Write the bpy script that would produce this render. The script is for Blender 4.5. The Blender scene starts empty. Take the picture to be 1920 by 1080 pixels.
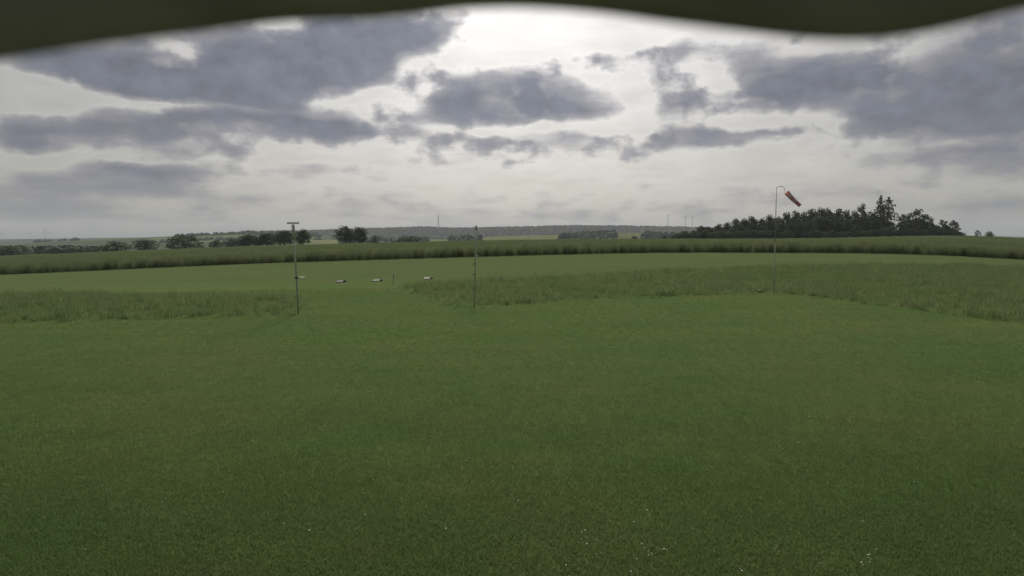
import bpy, bmesh, math, random
import numpy as np
from mathutils import Vector, Matrix

random.seed(7)
RNG = np.random.default_rng(11)
SC = bpy.context.scene
COL = SC.collection

# ------------------------------------------------------------------ camera
FPX, HZ, CH = 1300.0, 448.0, 4.0            # focal length in px of a 1920 frame, horizon row, camera height
PITCH = math.atan((540 - HZ) / FPX)
cam_data = bpy.data.cameras.new('camera')
cam_data.sensor_width = 36.0
cam_data.lens = 36.0 * FPX / 1920.0
cam_data.clip_start = 0.02
cam_data.clip_end = 60000
cam_data.dof.use_dof = True
cam_data.dof.focus_distance = 45.0
cam_data.dof.aperture_fstop = cam_data.lens / 6.0     # 6 mm wide opening, as on a small web camera
cam_data.dof.aperture_blades = 0
cam = bpy.data.objects.new('camera', cam_data)
cam.location = (0, 0, CH)
cam.rotation_euler = (math.pi / 2 - PITCH, 0, 0)
COL.objects.link(cam)
SC.camera = cam

def ray(px, py):
    cx, cy = (px - 960) / FPX, (540 - py) / FPX
    dy = math.cos(PITCH) + cy * math.sin(PITCH)
    dz = -math.sin(PITCH) + cy * math.cos(PITCH)
    return cx / dy, dz / dy                  # X and Z per metre of Y

def at(px, py, Y):
    a, b = ray(px, py)
    return a * Y, Y, CH + b * Y

def azel(px, py):
    a, b = ray(px, py)
    return math.atan2(a, 1.0), math.atan2(b, math.hypot(a, 1.0))

# ------------------------------------------------------------------ node helpers
class V:
    """A float socket with arithmetic that builds Math nodes."""
    def __init__(self, nt, s): self.nt, self.s = nt, s
    def _op(self, op, *args):
        n = self.nt.nodes.new('ShaderNodeMath'); n.operation = op
        for i, a in enumerate(args):
            if isinstance(a, V): self.nt.links.new(a.s, n.inputs[i])
            else: n.inputs[i].default_value = float(a)
        return V(self.nt, n.outputs[0])
    def __add__(s, o): return s._op('ADD', s, o)
    __radd__ = __add__
    def __sub__(s, o): return s._op('SUBTRACT', s, o)
    def __rsub__(s, o): return s._op('SUBTRACT', o, s)
    def __mul__(s, o): return s._op('MULTIPLY', s, o)
    __rmul__ = __mul__
    def __truediv__(s, o): return s._op('DIVIDE', s, o)
    def maxi(s, o): return s._op('MAXIMUM', s, o)
    def mini(s, o): return s._op('MINIMUM', s, o)
    def pw(s, o): return s._op('POWER', s, o)
    def exp(s): return s._op('EXPONENT', s)
    def smooth(s, lo, hi):
        n = s.nt.nodes.new('ShaderNodeMapRange'); n.interpolation_type = 'SMOOTHSTEP'
        s.nt.links.new(s.s, n.inputs['Value'])
        n.inputs['From Min'].default_value = lo; n.inputs['From Max'].default_value = hi
        return V(s.nt, n.outputs['Result'])

def noise(nt, vec, scale, detail=4, rough=0.5, dist=0.0, out='Fac', dim='3D'):
    n = nt.nodes.new('ShaderNodeTexNoise')
    n.noise_dimensions = dim
    nt.links.new(vec, n.inputs['Vector'])
    n.inputs['Scale'].default_value = scale; n.inputs['Detail'].default_value = detail
    n.inputs['Roughness'].default_value = rough; n.inputs['Distortion'].default_value = dist
    return n.outputs[out]

def stretch(nt, vec, s):
    n = nt.nodes.new('ShaderNodeVectorMath'); n.operation = 'MULTIPLY'
    nt.links.new(vec, n.inputs[0]); n.inputs[1].default_value = s
    return n.outputs[0]

def mixc(nt, fac, a, b):
    n = nt.nodes.new('ShaderNodeMix'); n.data_type = 'RGBA'
    for sock, v in ((n.inputs[0], fac), (n.inputs[6], a), (n.inputs[7], b)):
        if isinstance(v, V): nt.links.new(v.s, sock)
        elif isinstance(v, bpy.types.NodeSocket): nt.links.new(v, sock)
        elif isinstance(v, (int, float)): sock.default_value = v
        else: sock.default_value = (*v, 1)
    return n.outputs[2]

def scalec(nt, colr, f):
    n = nt.nodes.new('ShaderNodeVectorMath'); n.operation = 'SCALE'
    if isinstance(colr, bpy.types.NodeSocket): nt.links.new(colr, n.inputs[0])
    else: n.inputs[0].default_value = colr
    if isinstance(f, V): nt.links.new(f.s, n.inputs['Scale'])
    else: n.inputs['Scale'].default_value = f
    return n.outputs[0]

# ------------------------------------------------------------------ world: thin sky behind broken stratocumulus
SUN_AZ, SUN_EL = math.radians(0.0), math.radians(30.0)
world = bpy.data.worlds.new('World'); SC.world = world
world.use_nodes = True
world.cycles.sampling_method = 'NONE'      # an even, cloudy sky needs no importance map
wt = world.node_tree; wt.nodes.clear()
wout = wt.nodes.new('ShaderNodeOutputWorld')
sky = wt.nodes.new('ShaderNodeTexSky'); sky.sky_type = 'NISHITA'
sky.sun_disc = False; sky.sun_elevation = SUN_EL; sky.sun_rotation = SUN_AZ
tc = wt.nodes.new('ShaderNodeTexCoord')
nrm = wt.nodes.new('ShaderNodeVectorMath'); nrm.operation = 'NORMALIZE'
wt.links.new(tc.outputs['Generated'], nrm.inputs[0])
sep = wt.nodes.new('ShaderNodeSeparateXYZ'); wt.links.new(nrm.outputs[0], sep.inputs[0])
dx, dy, dz = (V(wt, sep.outputs[i]) for i in range(3))
az = dx._op('ARCTAN2', dx, dy)
el = dz._op('ARCSINE', dz)
sd = (math.cos(SUN_EL) * math.sin(SUN_AZ), math.cos(SUN_EL) * math.cos(SUN_AZ), math.sin(SUN_EL))
cosg = (dx * sd[0] + dy * sd[1] + dz * sd[2]).mini(1.0)
gam = cosg._op('ARCCOSINE', cosg)                       # angle from the sun
zz = dz.maxi(0.0) + 0.10
cmb = wt.nodes.new('ShaderNodeCombineXYZ')              # a flat cloud deck overhead
wt.links.new((dx / zz).s, cmb.inputs[0]); wt.links.new((dy / zz).s, cmb.inputs[1])
deck = cmb.outputs[0]
cmb2 = wt.nodes.new('ShaderNodeCombineXYZ')             # angular coordinates, stretched sideways as clouds look from below
wt.links.new((az + 3.713).s, cmb2.inputs[0]); wt.links.new((el * 1.45 + 1.931).s, cmb2.inputs[1])
ang = cmb2.outputs[0]
w1 = V(wt, noise(wt, ang, 9.0, 5, 0.55, dim='2D')) - 0.5
addv = wt.nodes.new('ShaderNodeVectorMath'); addv.operation = 'ADD'; wt.links.new(ang, addv.inputs[0]); addv.inputs[1].default_value = (7.3, 2.1, 4.4)
w2 = V(wt, noise(wt, addv.outputs[0], 9.0, 5, 0.55, dim='2D')) - 0.5
puff = V(wt, noise(wt, ang, 26.0, 6, 0.54, dim='2D'))        # small billows
broad = V(wt, noise(wt, deck, 0.55, 3, 0.55, dim='2D'))      # the deck's own open and closed areas, all round the sky
waz = az + w1 * 0.075
wel = el + w2 * 0.034
BLOBS = [  # px, py, half width, half height, weight : where the clouds and the gaps of this sky stand
 # the big dark cloud upper left, its bright holes and the lit gap along its foot
 (110,120,90,26,.6),(200,140,90,34,.85),(330,165,100,26,.7),(470,165,110,30,1.1),(560,120,110,45,1.1),(680,95,85,42,.95),(480,192,80,12,.6),(780,60,55,34,.6),(840,50,36,18,.5),
 (400,95,110,36,.55),(230,95,110,30,.55),(640,60,120,25,.55),(320,98,34,17,-1.0),(515,45,44,20,-1.1),(60,105,60,16,.4),
 (60,180,110,26,-1.1),(200,190,70,9,-.8),(330,203,90,8,-.7),(600,190,45,9,-.9),(700,185,55,14,-.7),(620,206,120,7,-.5),(460,208,60,6,-.5),(770,125,34,24,-.55),
 # the second row left
 (40,250,60,17,.8),(150,218,50,13,.5),(250,228,80,15,.62),(370,224,80,15,.62),(480,230,90,18,.52),(600,233,75,20,.55),(660,255,55,14,.55),(760,240,40,18,.3),(300,264,120,10,.42),(430,278,120,8,.42),(180,255,60,14,.3),
 (90,285,120,9,-.5),(560,287,80,10,-.45),(200,243,30,7,-.3),(520,262,60,6,-.4),(400,250,60,5,-.3),(720,280,80,10,-.35),
 # lower left bands
 (320,325,75,17,.75),(225,318,60,11,.5),(150,345,80,9,.3),(240,362,110,8,.45),(60,388,120,8,.45),(560,318,90,9,.4),(70,325,60,8,.3),(470,303,50,6,-.4),(390,347,60,6,-.35),(330,295,60,6,-.35),
 # the cloud below the sun
 (850,185,50,34,.62),(940,190,80,34,.72),(1030,198,60,26,.6),(1090,210,45,12,.45),(1000,140,45,24,.42),(1080,165,30,16,.3),(1150,180,40,9,.3),
 (930,243,170,7,-.5),(1000,268,80,9,.42),(900,264,60,8,.28),(1100,267,50,9,.3),(1140,235,40,12,-.6),(795,180,24,30,-.3),
 # small shreds right of the sun
 (1130,98,44,17,.6),(1175,118,30,11,.5),(1250,120,34,28,.40),(1265,175,45,26,.42),(1310,190,40,18,.35),(1290,95,60,18,.35),(1240,222,60,10,.25),
 # the low dark bank right of centre
 (1240,260,45,15,.6),(1320,260,70,16,.68),(1400,257,60,14,.52),(1470,243,40,12,.35),(1440,225,70,7,-.5),(1380,232,70,7,-.4),(1460,280,120,8,-.55),(1530,235,22,16,-.45),(1190,240,20,16,-.3),
 # the great bank at the right
 (1400,110,50,26,.35),(1430,165,60,26,.72),(1490,175,60,22,.72),(1560,145,90,30,.85),(1640,140,90,28,.6),(1600,205,70,18,.5),(1680,215,90,20,.65),(1760,160,80,36,.45),(1830,200,90,38,.9),(1900,170,70,60,.8),(1760,240,100,12,.55),(1880,75,80,40,.4),(1340,150,18,14,-.5),(1330,130,40,8,-.4),(1700,110,50,12,-.35),(1560,100,60,9,-.3),(1620,180,60,6,-.3),
 (1590,285,60,11,.42),(1700,290,80,11,.42),(1840,292,90,14,.5),(1640,262,120,6,-.5),(1800,268,100,5,-.35),(1550,302,60,9,-.3),(1880,325,80,10,.25),
 # the open glare round the sun
 (960,60,110,40,-1.1),(1050,55,80,34,-.8),(1200,60,90,24,-.5),(880,112,50,12,-.5),(1195,165,22,40,-.5),(1110,140,24,14,-.4),(1340,60,90,14,-.4),
 (850,330,300,30,-.3),(1300,320,200,20,-.25)]
# the cloud field as a stack of 25 profiles over azimuth, one for each step of elevation
E0, ESTEP, NROW = 0.02, 0.0135, 25
def field(a, e):
    r = np.zeros(np.broadcast(a, e).shape)
    for (bx, by, hw, hh, wgt) in BLOBS:
        a0, e0 = azel(bx, by); sa, se = hw / FPX * math.cos(a0) ** 2 * 1.05, max(hh, 11) / FPX * 1.05
        wgt *= hh / max(hh, 11) * .3 + .7
        if 205 < by < 400 and bx < 800 and wgt > 0: wgt *= 1.3
        r += wgt * 0.45 ** (((a - a0) / sa) ** 2 + ((e - e0) / se) ** 2)
    return r
AMAX = 0.95
prof_a = np.linspace(-AMAX, AMAX, 72)
az01 = (waz / (2 * AMAX) + 0.5).maxi(0.0).mini(1.0)
rowc = (wel - E0) / ESTEP
acc = None
for i in range(NROW):
    vals = field(prof_a, E0 + i * ESTEP)
    fc = wt.nodes.new('ShaderNodeFloatCurve')
    cm_ = fc.mapping; cm_.use_clip = False; cv = cm_.curves[0]
    ys = np.clip(0.5 + vals * 0.2, 0, 1)
    cv.points[0].location = (0, ys[0]); cv.points[-1].location = (1, ys[-1])
    for k_ in range(1, 71): cv.points.new(k_ / 71, ys[k_])
    cm_.update()
    wt.links.new(az01.s, fc.inputs['Value'])
    d_ = rowc - float(i)
    wgt_ = (1.0 - d_._op('ABSOLUTE', d_)).maxi(0.0)
    f_ = V(wt, fc.outputs[0]) - 0.5
    acc = wgt_ * f_ if acc is None else acc._op('MULTIPLY_ADD', wgt_, f_, acc)
acc = acc * 5.0
streak = V(wt, noise(wt, stretch(wt, ang, (1.0, 2.6, 1.0)), 11.0, 4, 0.6, dim='2D')) - 0.5
bil = V(wt, noise(wt, ang, 13.0, 4, 0.5, dim='2D')) - 0.5
bil = bil._op('ABSOLUTE', bil) * 2.0                   # rounded heads with creases between them
low = el.smooth(0.03, 0.17)                             # towards the horizon the heads merge into flat bands
dens = acc * 0.80 + (broad - 0.5) * 0.45 + (puff - 0.5) * (0.30 + low * 0.55) + streak * (0.80 - low * 0.27) + (bil - 0.2) * (0.15 + low * 0.40) + 0.29
nearsun = (gam * gam * (-1 / 0.125)).exp()              # forward scattering round the veiled sun
wide = (gam * gam * (-1 / 0.55)).exp()
gapl = 0.19 + wide * 0.18 + nearsun * 0.44              # brightness of thin, lit veil
rimf = dens.smooth(-0.02, 0.2) * (1.0 - dens.smooth(0.18, 0.42))
cloudf = dens.smooth(-0.08, 1.45)
gapc = scalec(wt, mixc(wt, nearsun, (1.0, 0.962, 0.905), (1.0, 0.98, 0.985)), gapl * (0.97 + rimf * 0.09 + streak * 0.35))
nish = scalec(wt, sky.outputs[0], 0.055)
gapc = mixc(wt, 0.90, nish, gapc)                       # a little clear blue sky between
midc = scalec(wt, (0.93, 0.92, 1.0), 0.150 + wide * 0.065 + nearsun * 0.11)
darkc = scalec(wt, (0.77, 0.82, 1.0), (0.124 + wide * 0.020 + nearsun * 0.07) * (1.0 + (puff - 0.5) * 0.7 ))
c1 = mixc(wt, cloudf.smooth(0.0, 0.42), gapc, midc)
c2 = mixc(wt, cloudf.smooth(0.30, 0.80), c1, darkc)
horiz = scalec(wt, (1.0, 0.965, 0.95), 0.060 + (az * az * (-1 / 0.22)).exp() * 0.105)
hz = (el.maxi(0.0) * (-1 / 0.036)).exp()
skyc = mixc(wt, (hz * 0.97).mini(1.0), c2, horiz)
bg = wt.nodes.new('ShaderNodeBackground')
wt.links.new(skyc, bg.inputs['Color']); bg.inputs['Strength'].default_value = 1.0
wt.links.new(bg.outputs[0], wout.inputs[0])

# ------------------------------------------------------------------ sun, seen only through cloud
sun_data = bpy.data.lights.new('sun', 'SUN'); sun_data.energy = 4.0; sun_data.angle = math.radians(14)
sun_data.color = (1.0, 0.95, 0.86)
sun = bpy.data.objects.new('sun', sun_data); COL.objects.link(sun)
sun.rotation_euler = Vector(sd).to_track_quat('Z', 'Y').to_euler()
sun.location = (0, 60, 60)

SC.render.engine = 'CYCLES'
SC.view_settings.view_transform = 'Standard'; SC.view_settings.look = 'None'
SC.view_settings.exposure = 0.7; SC.view_settings.gamma = 1.0; SC.view_settings.use_curve_mapping = False
SC.cycles.use_denoising = True
SC.cycles.max_bounces = 6; SC.cycles.diffuse_bounces = 3; SC.cycles.transparent_max_bounces = 8
SC.cycles.volume_bounces = 1
SC.render.filter_size = 2.2                          # a soft little lens

# ------------------------------------------------------------------ object helpers
def tag(o, label=None, cat=None, group=None, kind=None):
    for k, v in (('label', label), ('category', cat), ('group', group), ('kind', kind)):
        if v: o[k] = v
    return o

def link(name, me, mat=None, parent=None, loc=None):
    o = bpy.data.objects.new(name, me); COL.objects.link(o)
    if mat is not None and me is not None and not me.materials: me.materials.append(mat)
    if parent: o.parent = parent
    if loc: o.location = loc
    return o

def empty(name, loc=(0, 0, 0), rz=0.0):
    o = bpy.data.objects.new(name, None); COL.objects.link(o)
    o.location = loc; o.rotation_euler = (0, 0, rz); o.empty_display_size = 0.2
    return o

def mesh(name, v, f, smooth=False):
    me = bpy.data.meshes.new(name); me.from_pydata([tuple(p) for p in v], [], f); me.update()
    if smooth: me.shade_smooth()
    return me

def grid_mesh(name, VX, smooth=True):
    """VX: (n, m, 3) array of vertices."""
    n, m, _ = VX.shape
    idx = np.arange(n * m).reshape(n, m)
    f = np.stack([idx[:-1, :-1], idx[1:, :-1], idx[1:, 1:], idx[:-1, 1:]], -1).reshape(-1, 4)
    me = bpy.data.meshes.new(name)
    me.vertices.add(n * m); me.vertices.foreach_set('co', VX.reshape(-1).astype(np.float32))
    me.loops.add(f.size); me.loops.foreach_set('vertex_index', f.reshape(-1).astype(np.int32))
    me.polygons.add(len(f)); me.polygons.foreach_set('loop_start', np.arange(0, f.size, 4, dtype=np.int32))
    me.update(calc_edges=True); me.validate()
    if smooth: me.shade_smooth()
    return me

def tube(pts, radii, n=8, cap=True):
    """verts and faces of a tube through points"""
    vs, fs = [], []
    pts = [Vector(p) for p in pts]
    for i, p in enumerate(pts):
        d = (pts[min(i + 1, len(pts) - 1)] - pts[max(i - 1, 0)]).normalized()
        a = d.orthogonal().normalized() if abs(d.z) < 0.99 else Vector((1, 0, 0))
        a = (a - d * a.dot(d)).normalized(); b = d.cross(a)
        for k in range(n):
            t = 2 * math.pi * k / n
            vs.append(p + (a * math.cos(t) + b * math.sin(t)) * radii[i])
    for i in range(len(pts) - 1):
        for k in range(n):
            k2 = (k + 1) % n
            fs.append((i * n + k, i * n + k2, (i + 1) * n + k2, (i + 1) * n + k))
    if cap:
        fs.append(tuple(reversed(range(n)))); fs.append(tuple(range((len(pts) - 1) * n, len(pts) * n)))
    return vs, fs

def merge(*parts):
    vs, fs = [], []
    for v, f in parts:
        o = len(vs); vs += [tuple(p) for p in v]; fs += [tuple(i + o for i in q) for q in f]
    return vs, fs

def box(cx, cy, cz, sx, sy, sz, M=None):
    v = [Vector((cx + a * sx / 2, cy + b * sy / 2, cz + c * sz / 2)) for a in (-1, 1) for b in (-1, 1) for c in (-1, 1)]
    if M: v = [M @ p for p in v]
    return v, [(0, 1, 3, 2), (4, 6, 7, 5), (0, 4, 5, 1), (2, 3, 7, 6), (0, 2, 6, 4), (1, 5, 7, 3)]

def part(name, vf, mat, parent, smooth=False, label=None):
    o = link(name, mesh(name, vf[0], vf[1], smooth), mat, parent)
    if label: o['label'] = label
    return o

# ------------------------------------------------------------------ materials
def new_mat(name):
    m = bpy.data.materials.new(name); m.use_nodes = True
    nt = m.node_tree; nt.nodes.clear()
    out = nt.nodes.new('ShaderNodeOutputMaterial')
    return m, nt, out

def pos(nt):
    return nt.nodes.new('ShaderNodeNewGeometry').outputs['Position']

def simple_mat(name, col, rough=0.6, var=0.25, scale=8.0, metal=0.0):
    m, nt, out = new_mat(name)
    b = nt.nodes.new('ShaderNodeBsdfPrincipled')
    n = V(nt, noise(nt, pos(nt), scale, 6, 0.6))
    c = mixc(nt, n.smooth(0.3, 0.7), tuple(x * (1 - var) for x in col), tuple(min(1, x * (1 + var)) for x in col))
    nt.links.new(c, b.inputs['Base Color']); b.inputs['Roughness'].default_value = rough; b.inputs['Metallic'].default_value = metal; b.inputs['Specular IOR Level'].default_value = 0.08
    nt.links.new(b.outputs[0], out.inputs[0])
    return m

def plant_shader(nt, out, colr, transl=0.3, rough=0.65, bump=None, spec=0.25):
    b = nt.nodes.new('ShaderNodeBsdfPrincipled'); nt.links.new(colr, b.inputs['Base Color'])
    b.inputs['Roughness'].default_value = rough; b.inputs['Specular IOR Level'].default_value = spec
    if bump is not None: nt.links.new(bump, b.inputs['Normal'])
    if transl > 0:
        t = nt.nodes.new('ShaderNodeBsdfTranslucent'); nt.links.new(colr, t.inputs['Color'])
        mx = nt.nodes.new('ShaderNodeMixShader'); mx.inputs[0].default_value = transl
        nt.links.new(b.outputs[0], mx.inputs[1]); nt.links.new(t.outputs[0], mx.inputs[2])
        nt.links.new(mx.outputs[0], out.inputs[0])
    else:
        nt.links.new(b.outputs[0], out.inputs[0])

def lawn_colour(nt):
    """colour of the mown sward by place: greener and yellower patches, a drier runway beyond"""
    p = pos(nt)
    n1 = V(nt, noise(nt, p, 0.16, 5, 0.6)); n2 = V(nt, noise(nt, p, 0.9, 5, 0.6)); n3 = V(nt, noise(nt, stretch(nt, p, (0.35, 1.3, 1)), 0.35, 4, 0.6))
    c = mixc(nt, n1.smooth(0.34, 0.66), (0.071, 0.117, 0.038), (0.095, 0.122, 0.044))
    c = mixc(nt, n2.smooth(0.3, 0.8) * 0.3, c, (0.092, 0.116, 0.046))
    c = mixc(nt, n3.smooth(0.36, 0.76) * 0.30, c, (0.066, 0.094, 0.034))
    n4 = V(nt, noise(nt, stretch(nt, p, (0.06, 0.75, 1)), 0.9, 3, 0.5)); n5 = V(nt, noise(nt, p, 0.45, 3, 0.5))
    c = mixc(nt, n4.smooth(0.40, 0.62) * 0.35, c, (0.070, 0.104, 0.040))           # mower passes
    c = mixc(nt, n5.smooth(0.60, 0.76) * 0.45, c, (0.104, 0.112, 0.050))           # thinner, drier spots
    s = nt.nodes.new('ShaderNodeSeparateXYZ'); nt.links.new(p, s.inputs[0])
    far = (V(nt, s.outputs[1]) + (n1 - 0.5) * 22.0).smooth(46, 66)
    run = mixc(nt, (n3 * 0.6 + V(nt, noise(nt, stretch(nt, p, (0.03, 1.0, 1)), 0.55, 3, 0.5)) * 0.4).smooth(0.36, 0.64), (0.070, 0.098, 0.040), (0.092, 0.110, 0.050))
    return mixc(nt, far * 0.85, c, run)

def make_lawn_mat():
    m, nt, out = new_mat('mown_sward')
    c = lawn_colour(nt); p = pos(nt)
    f = V(nt, noise(nt, p, 14.0, 6, 0.7))
    c = mixc(nt, f.smooth(0.25, 0.75), scalec(nt, c, 0.78), scalec(nt, c, 1.02))
    bp = nt.nodes.new('ShaderNodeBump'); bp.inputs['Strength'].default_value = 0.5; bp.inputs['Distance'].default_value = 0.025
    nt.links.new(noise(nt, p, 9.0, 8, 0.7), bp.inputs['Height'])
    plant_shader(nt, out, c, 0.0, 0.8, bp.outputs[0], 0.0)
    return m

def make_blade_mat():
    m, nt, out = new_mat('lawn_blade')
    c = lawn_colour(nt)
    oi = nt.nodes.new('ShaderNodeObjectInfo'); r = V(nt, oi.outputs['Random'])
    c = scalec(nt, c, 0.95 + r * 0.28)
    plant_shader(nt, out, c, 0.40, 0.8, None, 0.03)
    return m

def tall_mat(name, a, b, dry, dryamt):
    m, nt, out = new_mat(name)
    p = pos(nt); n1 = V(nt, noise(nt, p, 0.22, 5, 0.6)); n2 = V(nt, noise(nt, stretch(nt, p, (.5, 1, 0)), 0.12, 4, 0.6))
    oi = nt.nodes.new('ShaderNodeObjectInfo'); r = V(nt, oi.outputs['Random'])
    c = mixc(nt, n1.smooth(0.35, 0.65), a, b)
    c = mixc(nt, (n2.smooth(0.42, 0.66) * dryamt + r.smooth(0.6, 1.0) * 0.3 * dryamt).mini(1.0), c, dry)
    c = scalec(nt, c, 0.93 + r * 0.2)
    plant_shader(nt, out, c, 0.56, 0.8, None, 0.02)
    return m

M_LAWN = make_lawn_mat(); M_BLADE = make_blade_mat()
M_TALL = tall_mat('tall_grass_blade', (0.080, 0.122, 0.046), (0.092, 0.124, 0.050), (0.116, 0.120, 0.062), 0.35)
M_SEED = tall_mat('seed_head', (0.095, 0.120, 0.056), (0.106, 0.122, 0.060), (0.118, 0.116, 0.070), 0.45)
M_CROP = tall_mat('rye_stalk', (0.085, 0.118, 0.052), (0.100, 0.120, 0.058), (0.112, 0.122, 0.062), 0.2)

def make_canopy_mat():
    m, nt, out = new_mat('rye_canopy')
    p = pos(nt); n1 = V(nt, noise(nt, p, 0.05, 5, 0.6)); n2 = V(nt, noise(nt, p, 2.2, 6, 0.7)); n3 = V(nt, noise(nt, stretch(nt, p, (0.3, 1.2, 1)), 0.07, 4, .6))
    c = mixc(nt, n1.smooth(0.35, 0.65), (0.050, 0.072, 0.030), (0.062, 0.078, 0.034))
    c = mixc(nt, n3.smooth(0.45, 0.7) * 0.5, c, (0.046, 0.068, 0.031))
    c = mixc(nt, n2.smooth(0.3, 0.7), scalec(nt, c, 0.7), scalec(nt, c, 1.12))
    bp = nt.nodes.new('ShaderNodeBump'); bp.inputs['Strength'].default_value = 0.8; bp.inputs['Distance'].default_value = 0.25
    nt.links.new(n2.s, bp.inputs['Height'])
    plant_shader(nt, out, c, 0.0, 0.8, bp.outputs[0], 0.0)
    return m
M_CANOPY = make_canopy_mat()

def leaf_mat(name, a, b, transl=0.2):
    m, nt, out = new_mat(name)
    oi = nt.nodes.new('ShaderNodeObjectInfo'); r = V(nt, oi.outputs['Random'])
    n = V(nt, noise(nt, pos(nt), 0.55, 5, 0.65))
    c = mixc(nt, n.smooth(0.32, 0.68), a, b)
    c = scalec(nt, c, 0.8 + r * 0.4)
    plant_shader(nt, out, c, transl, 0.8, None, 0.02)
    return m
M_LEAF = leaf_mat('broad_leaf', (0.044, 0.060, 0.032), (0.066, 0.082, 0.042))
M_LEAF2 = leaf_mat('field_tree_leaf', (0.055, 0.074, 0.040), (0.080, 0.098, 0.050))
M_NEEDLE = leaf_mat('spruce_needle', (0.040, 0.054, 0.036), (0.055, 0.068, 0.044), 0.08)
M_FARLEAF = leaf_mat('far_wood_leaf', (0.036, 0.050, 0.032), (0.050, 0.064, 0.038), 0.0)
M_BARK = simple_mat('bark', (0.085, 0.070, 0.055), 0.9, 0.35, 3.0)

def make_ground_mat():
    m, nt, out = new_mat('meadow_ground')
    p = pos(nt); n1 = V(nt, noise(nt, p, 0.02, 5, 0.6)); n2 = V(nt, noise(nt, p, 0.6, 6, 0.65))
    c = mixc(nt, n1.smooth(0.35, 0.65), (0.040, 0.060, 0.022), (0.058, 0.070, 0.030))
    c = mixc(nt, n2.smooth(0.3, 0.7), scalec(nt, c, 0.75), c)
    bp = nt.nodes.new('ShaderNodeBump'); bp.inputs['Strength'].default_value = 0.7; bp.inputs['Distance'].default_value = 0.1
    nt.links.new(n2.s, bp.inputs['Height'])
    plant_shader(nt, out, c, 0.0, 0.85, bp.outputs[0], 0.0)
    return m
M_GROUND = make_ground_mat()

def make_hill_mat():
    m, nt, out = new_mat('hill_land')
    a = nt.nodes.new('ShaderNodeAttribute'); a.attribute_name = 'land'
    n = V(nt, noise(nt, pos(nt), 0.01, 5, 0.6))
    c = mixc(nt, n.smooth(0.3, 0.7), scalec(nt, a.outputs['Color'], 0.85), scalec(nt, a.outputs['Color'], 1.12))
    plant_shader(nt, out, c, 0.0, 0.9, None, 0.0)
    return m
M_HILL = make_hill_mat()
M_GALV = simple_mat('galvanised_steel', (0.30, 0.31, 0.31), 0.5, 0.15, 4.0, 0.6)
M_POLE = simple_mat('weathered_pole', (0.33, 0.35, 0.28), 0.9, 0.2, 5.0)
M_DARKM = simple_mat('dark_metal', (0.05, 0.05, 0.05), 0.6, 0.2, 5.0)
M_WHITEP = simple_mat('white_board', (0.42, 0.42, 0.35), 1.0, 0.08, 6.0)
M_DARKB = simple_mat('dark_board', (0.07, 0.075, 0.06), 0.7, 0.3, 6.0)
def cloth_mat(name, a, b):
    m, nt, out = new_mat(name)
    n = V(nt, noise(nt, pos(nt), 7.0, 5, 0.6))
    plant_shader(nt, out, mixc(nt, n.smooth(.3, .7), a, b), 0.5, 0.9, None, 0.0)
    return m
M_RED = cloth_mat('faded_red_fabric', (0.56, 0.30, 0.31), (0.62, 0.35, 0.36))
M_PALE = cloth_mat('pale_fabric', (0.66, 0.55, 0.57), (0.70, 0.60, 0.62))
M_TURB = simple_mat('turbine_paint', (0.42, 0.43, 0.44), 0.5, 0.04, 0.1)
M_MAST = simple_mat('far_mast_paint', (0.11, 0.10, 0.10), 0.6, 0.1, 0.1)
M_TARP = simple_mat('dark_tarpaulin', (0.25, 0.21, 0.29), 0.85, 0.25, 14.0)
M_PETAL = simple_mat('daisy_petal', (0.62, 0.62, 0.56), 0.7, 0.05, 30.0)

# ------------------------------------------------------------------ terrain
def smooth1(x, lo, hi):
    t = np.clip((np.asarray(x, float) - lo) / (hi - lo), 0, 1); return t * t * (3 - 2 * t)

CROP_Y, CREST_Y, CROP_H = 95.0, 300.0, 1.3
def profile(pts, Y, drop=0.0):
    q = np.array([at(x, y, Y)[0] / Y for x, y in pts]); z = np.array([at(x, y, Y)[2] - drop for x, y in pts])
    qq = np.linspace(-1.6, 1.6, 641); zz_ = np.interp(qq, q, z)
    k = np.exp(-np.linspace(-2.2, 2.2, 61) ** 2); k /= k.sum()
    zz_ = np.convolve(np.pad(zz_, 30, mode='edge'), k, mode='valid')
    return qq, zz_
PR1 = profile([(-500, 527), (0, 515), (250, 504), (500, 493), (740, 485), (960, 479), (1250, 473), (1600, 473), (1750, 477), (1920, 487), (2300, 505)], CROP_Y)
PR2 = profile([(-500, 500), (0, 480), (200, 472), (480, 461), (700, 455), (960, 449), (1280, 447), (1500, 447), (1640, 444), (1720, 441), (1800, 440), (1920, 446), (2300, 458)], CREST_Y, CROP_H)

def T(X, Y):
    X = np.asarray(X, float); Y = np.asarray(Y, float)
    q = X / np.maximum(Y, 60.0)
    p1 = np.interp(q, *PR1); p2 = np.interp(q, *PR2)
    s = np.clip(Y / CROP_Y, 0, 1) ** 1.7
    u = np.clip((Y - CROP_Y) / (CREST_Y - CROP_Y), 0, 1)
    z = s * p1 + (p2 - p1) * np.where(Y > CROP_Y, u, 0)
    z = z * (1 - smooth1(Y, 420, 800)) - 62 * smooth1(Y, 325, 900)
    return z

def Tz(x, y): return float(T(x, y))

def hit(px, py, lo=3.0, hi=420.0):
    a, b = ray(px, py)
    Y = np.linspace(lo, hi, 8000)
    below = (CH + b * Y) <= T(a * Y, Y)
    i = int(np.argmax(below)) if below.any() else len(Y) - 1
    return float(a * Y[i]), float(Y[i])

def sinh_axis(lo, hi, a, n):
    t = np.linspace(math.asinh(lo / a), math.asinh(hi / a), n); return a * np.sinh(t)

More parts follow.
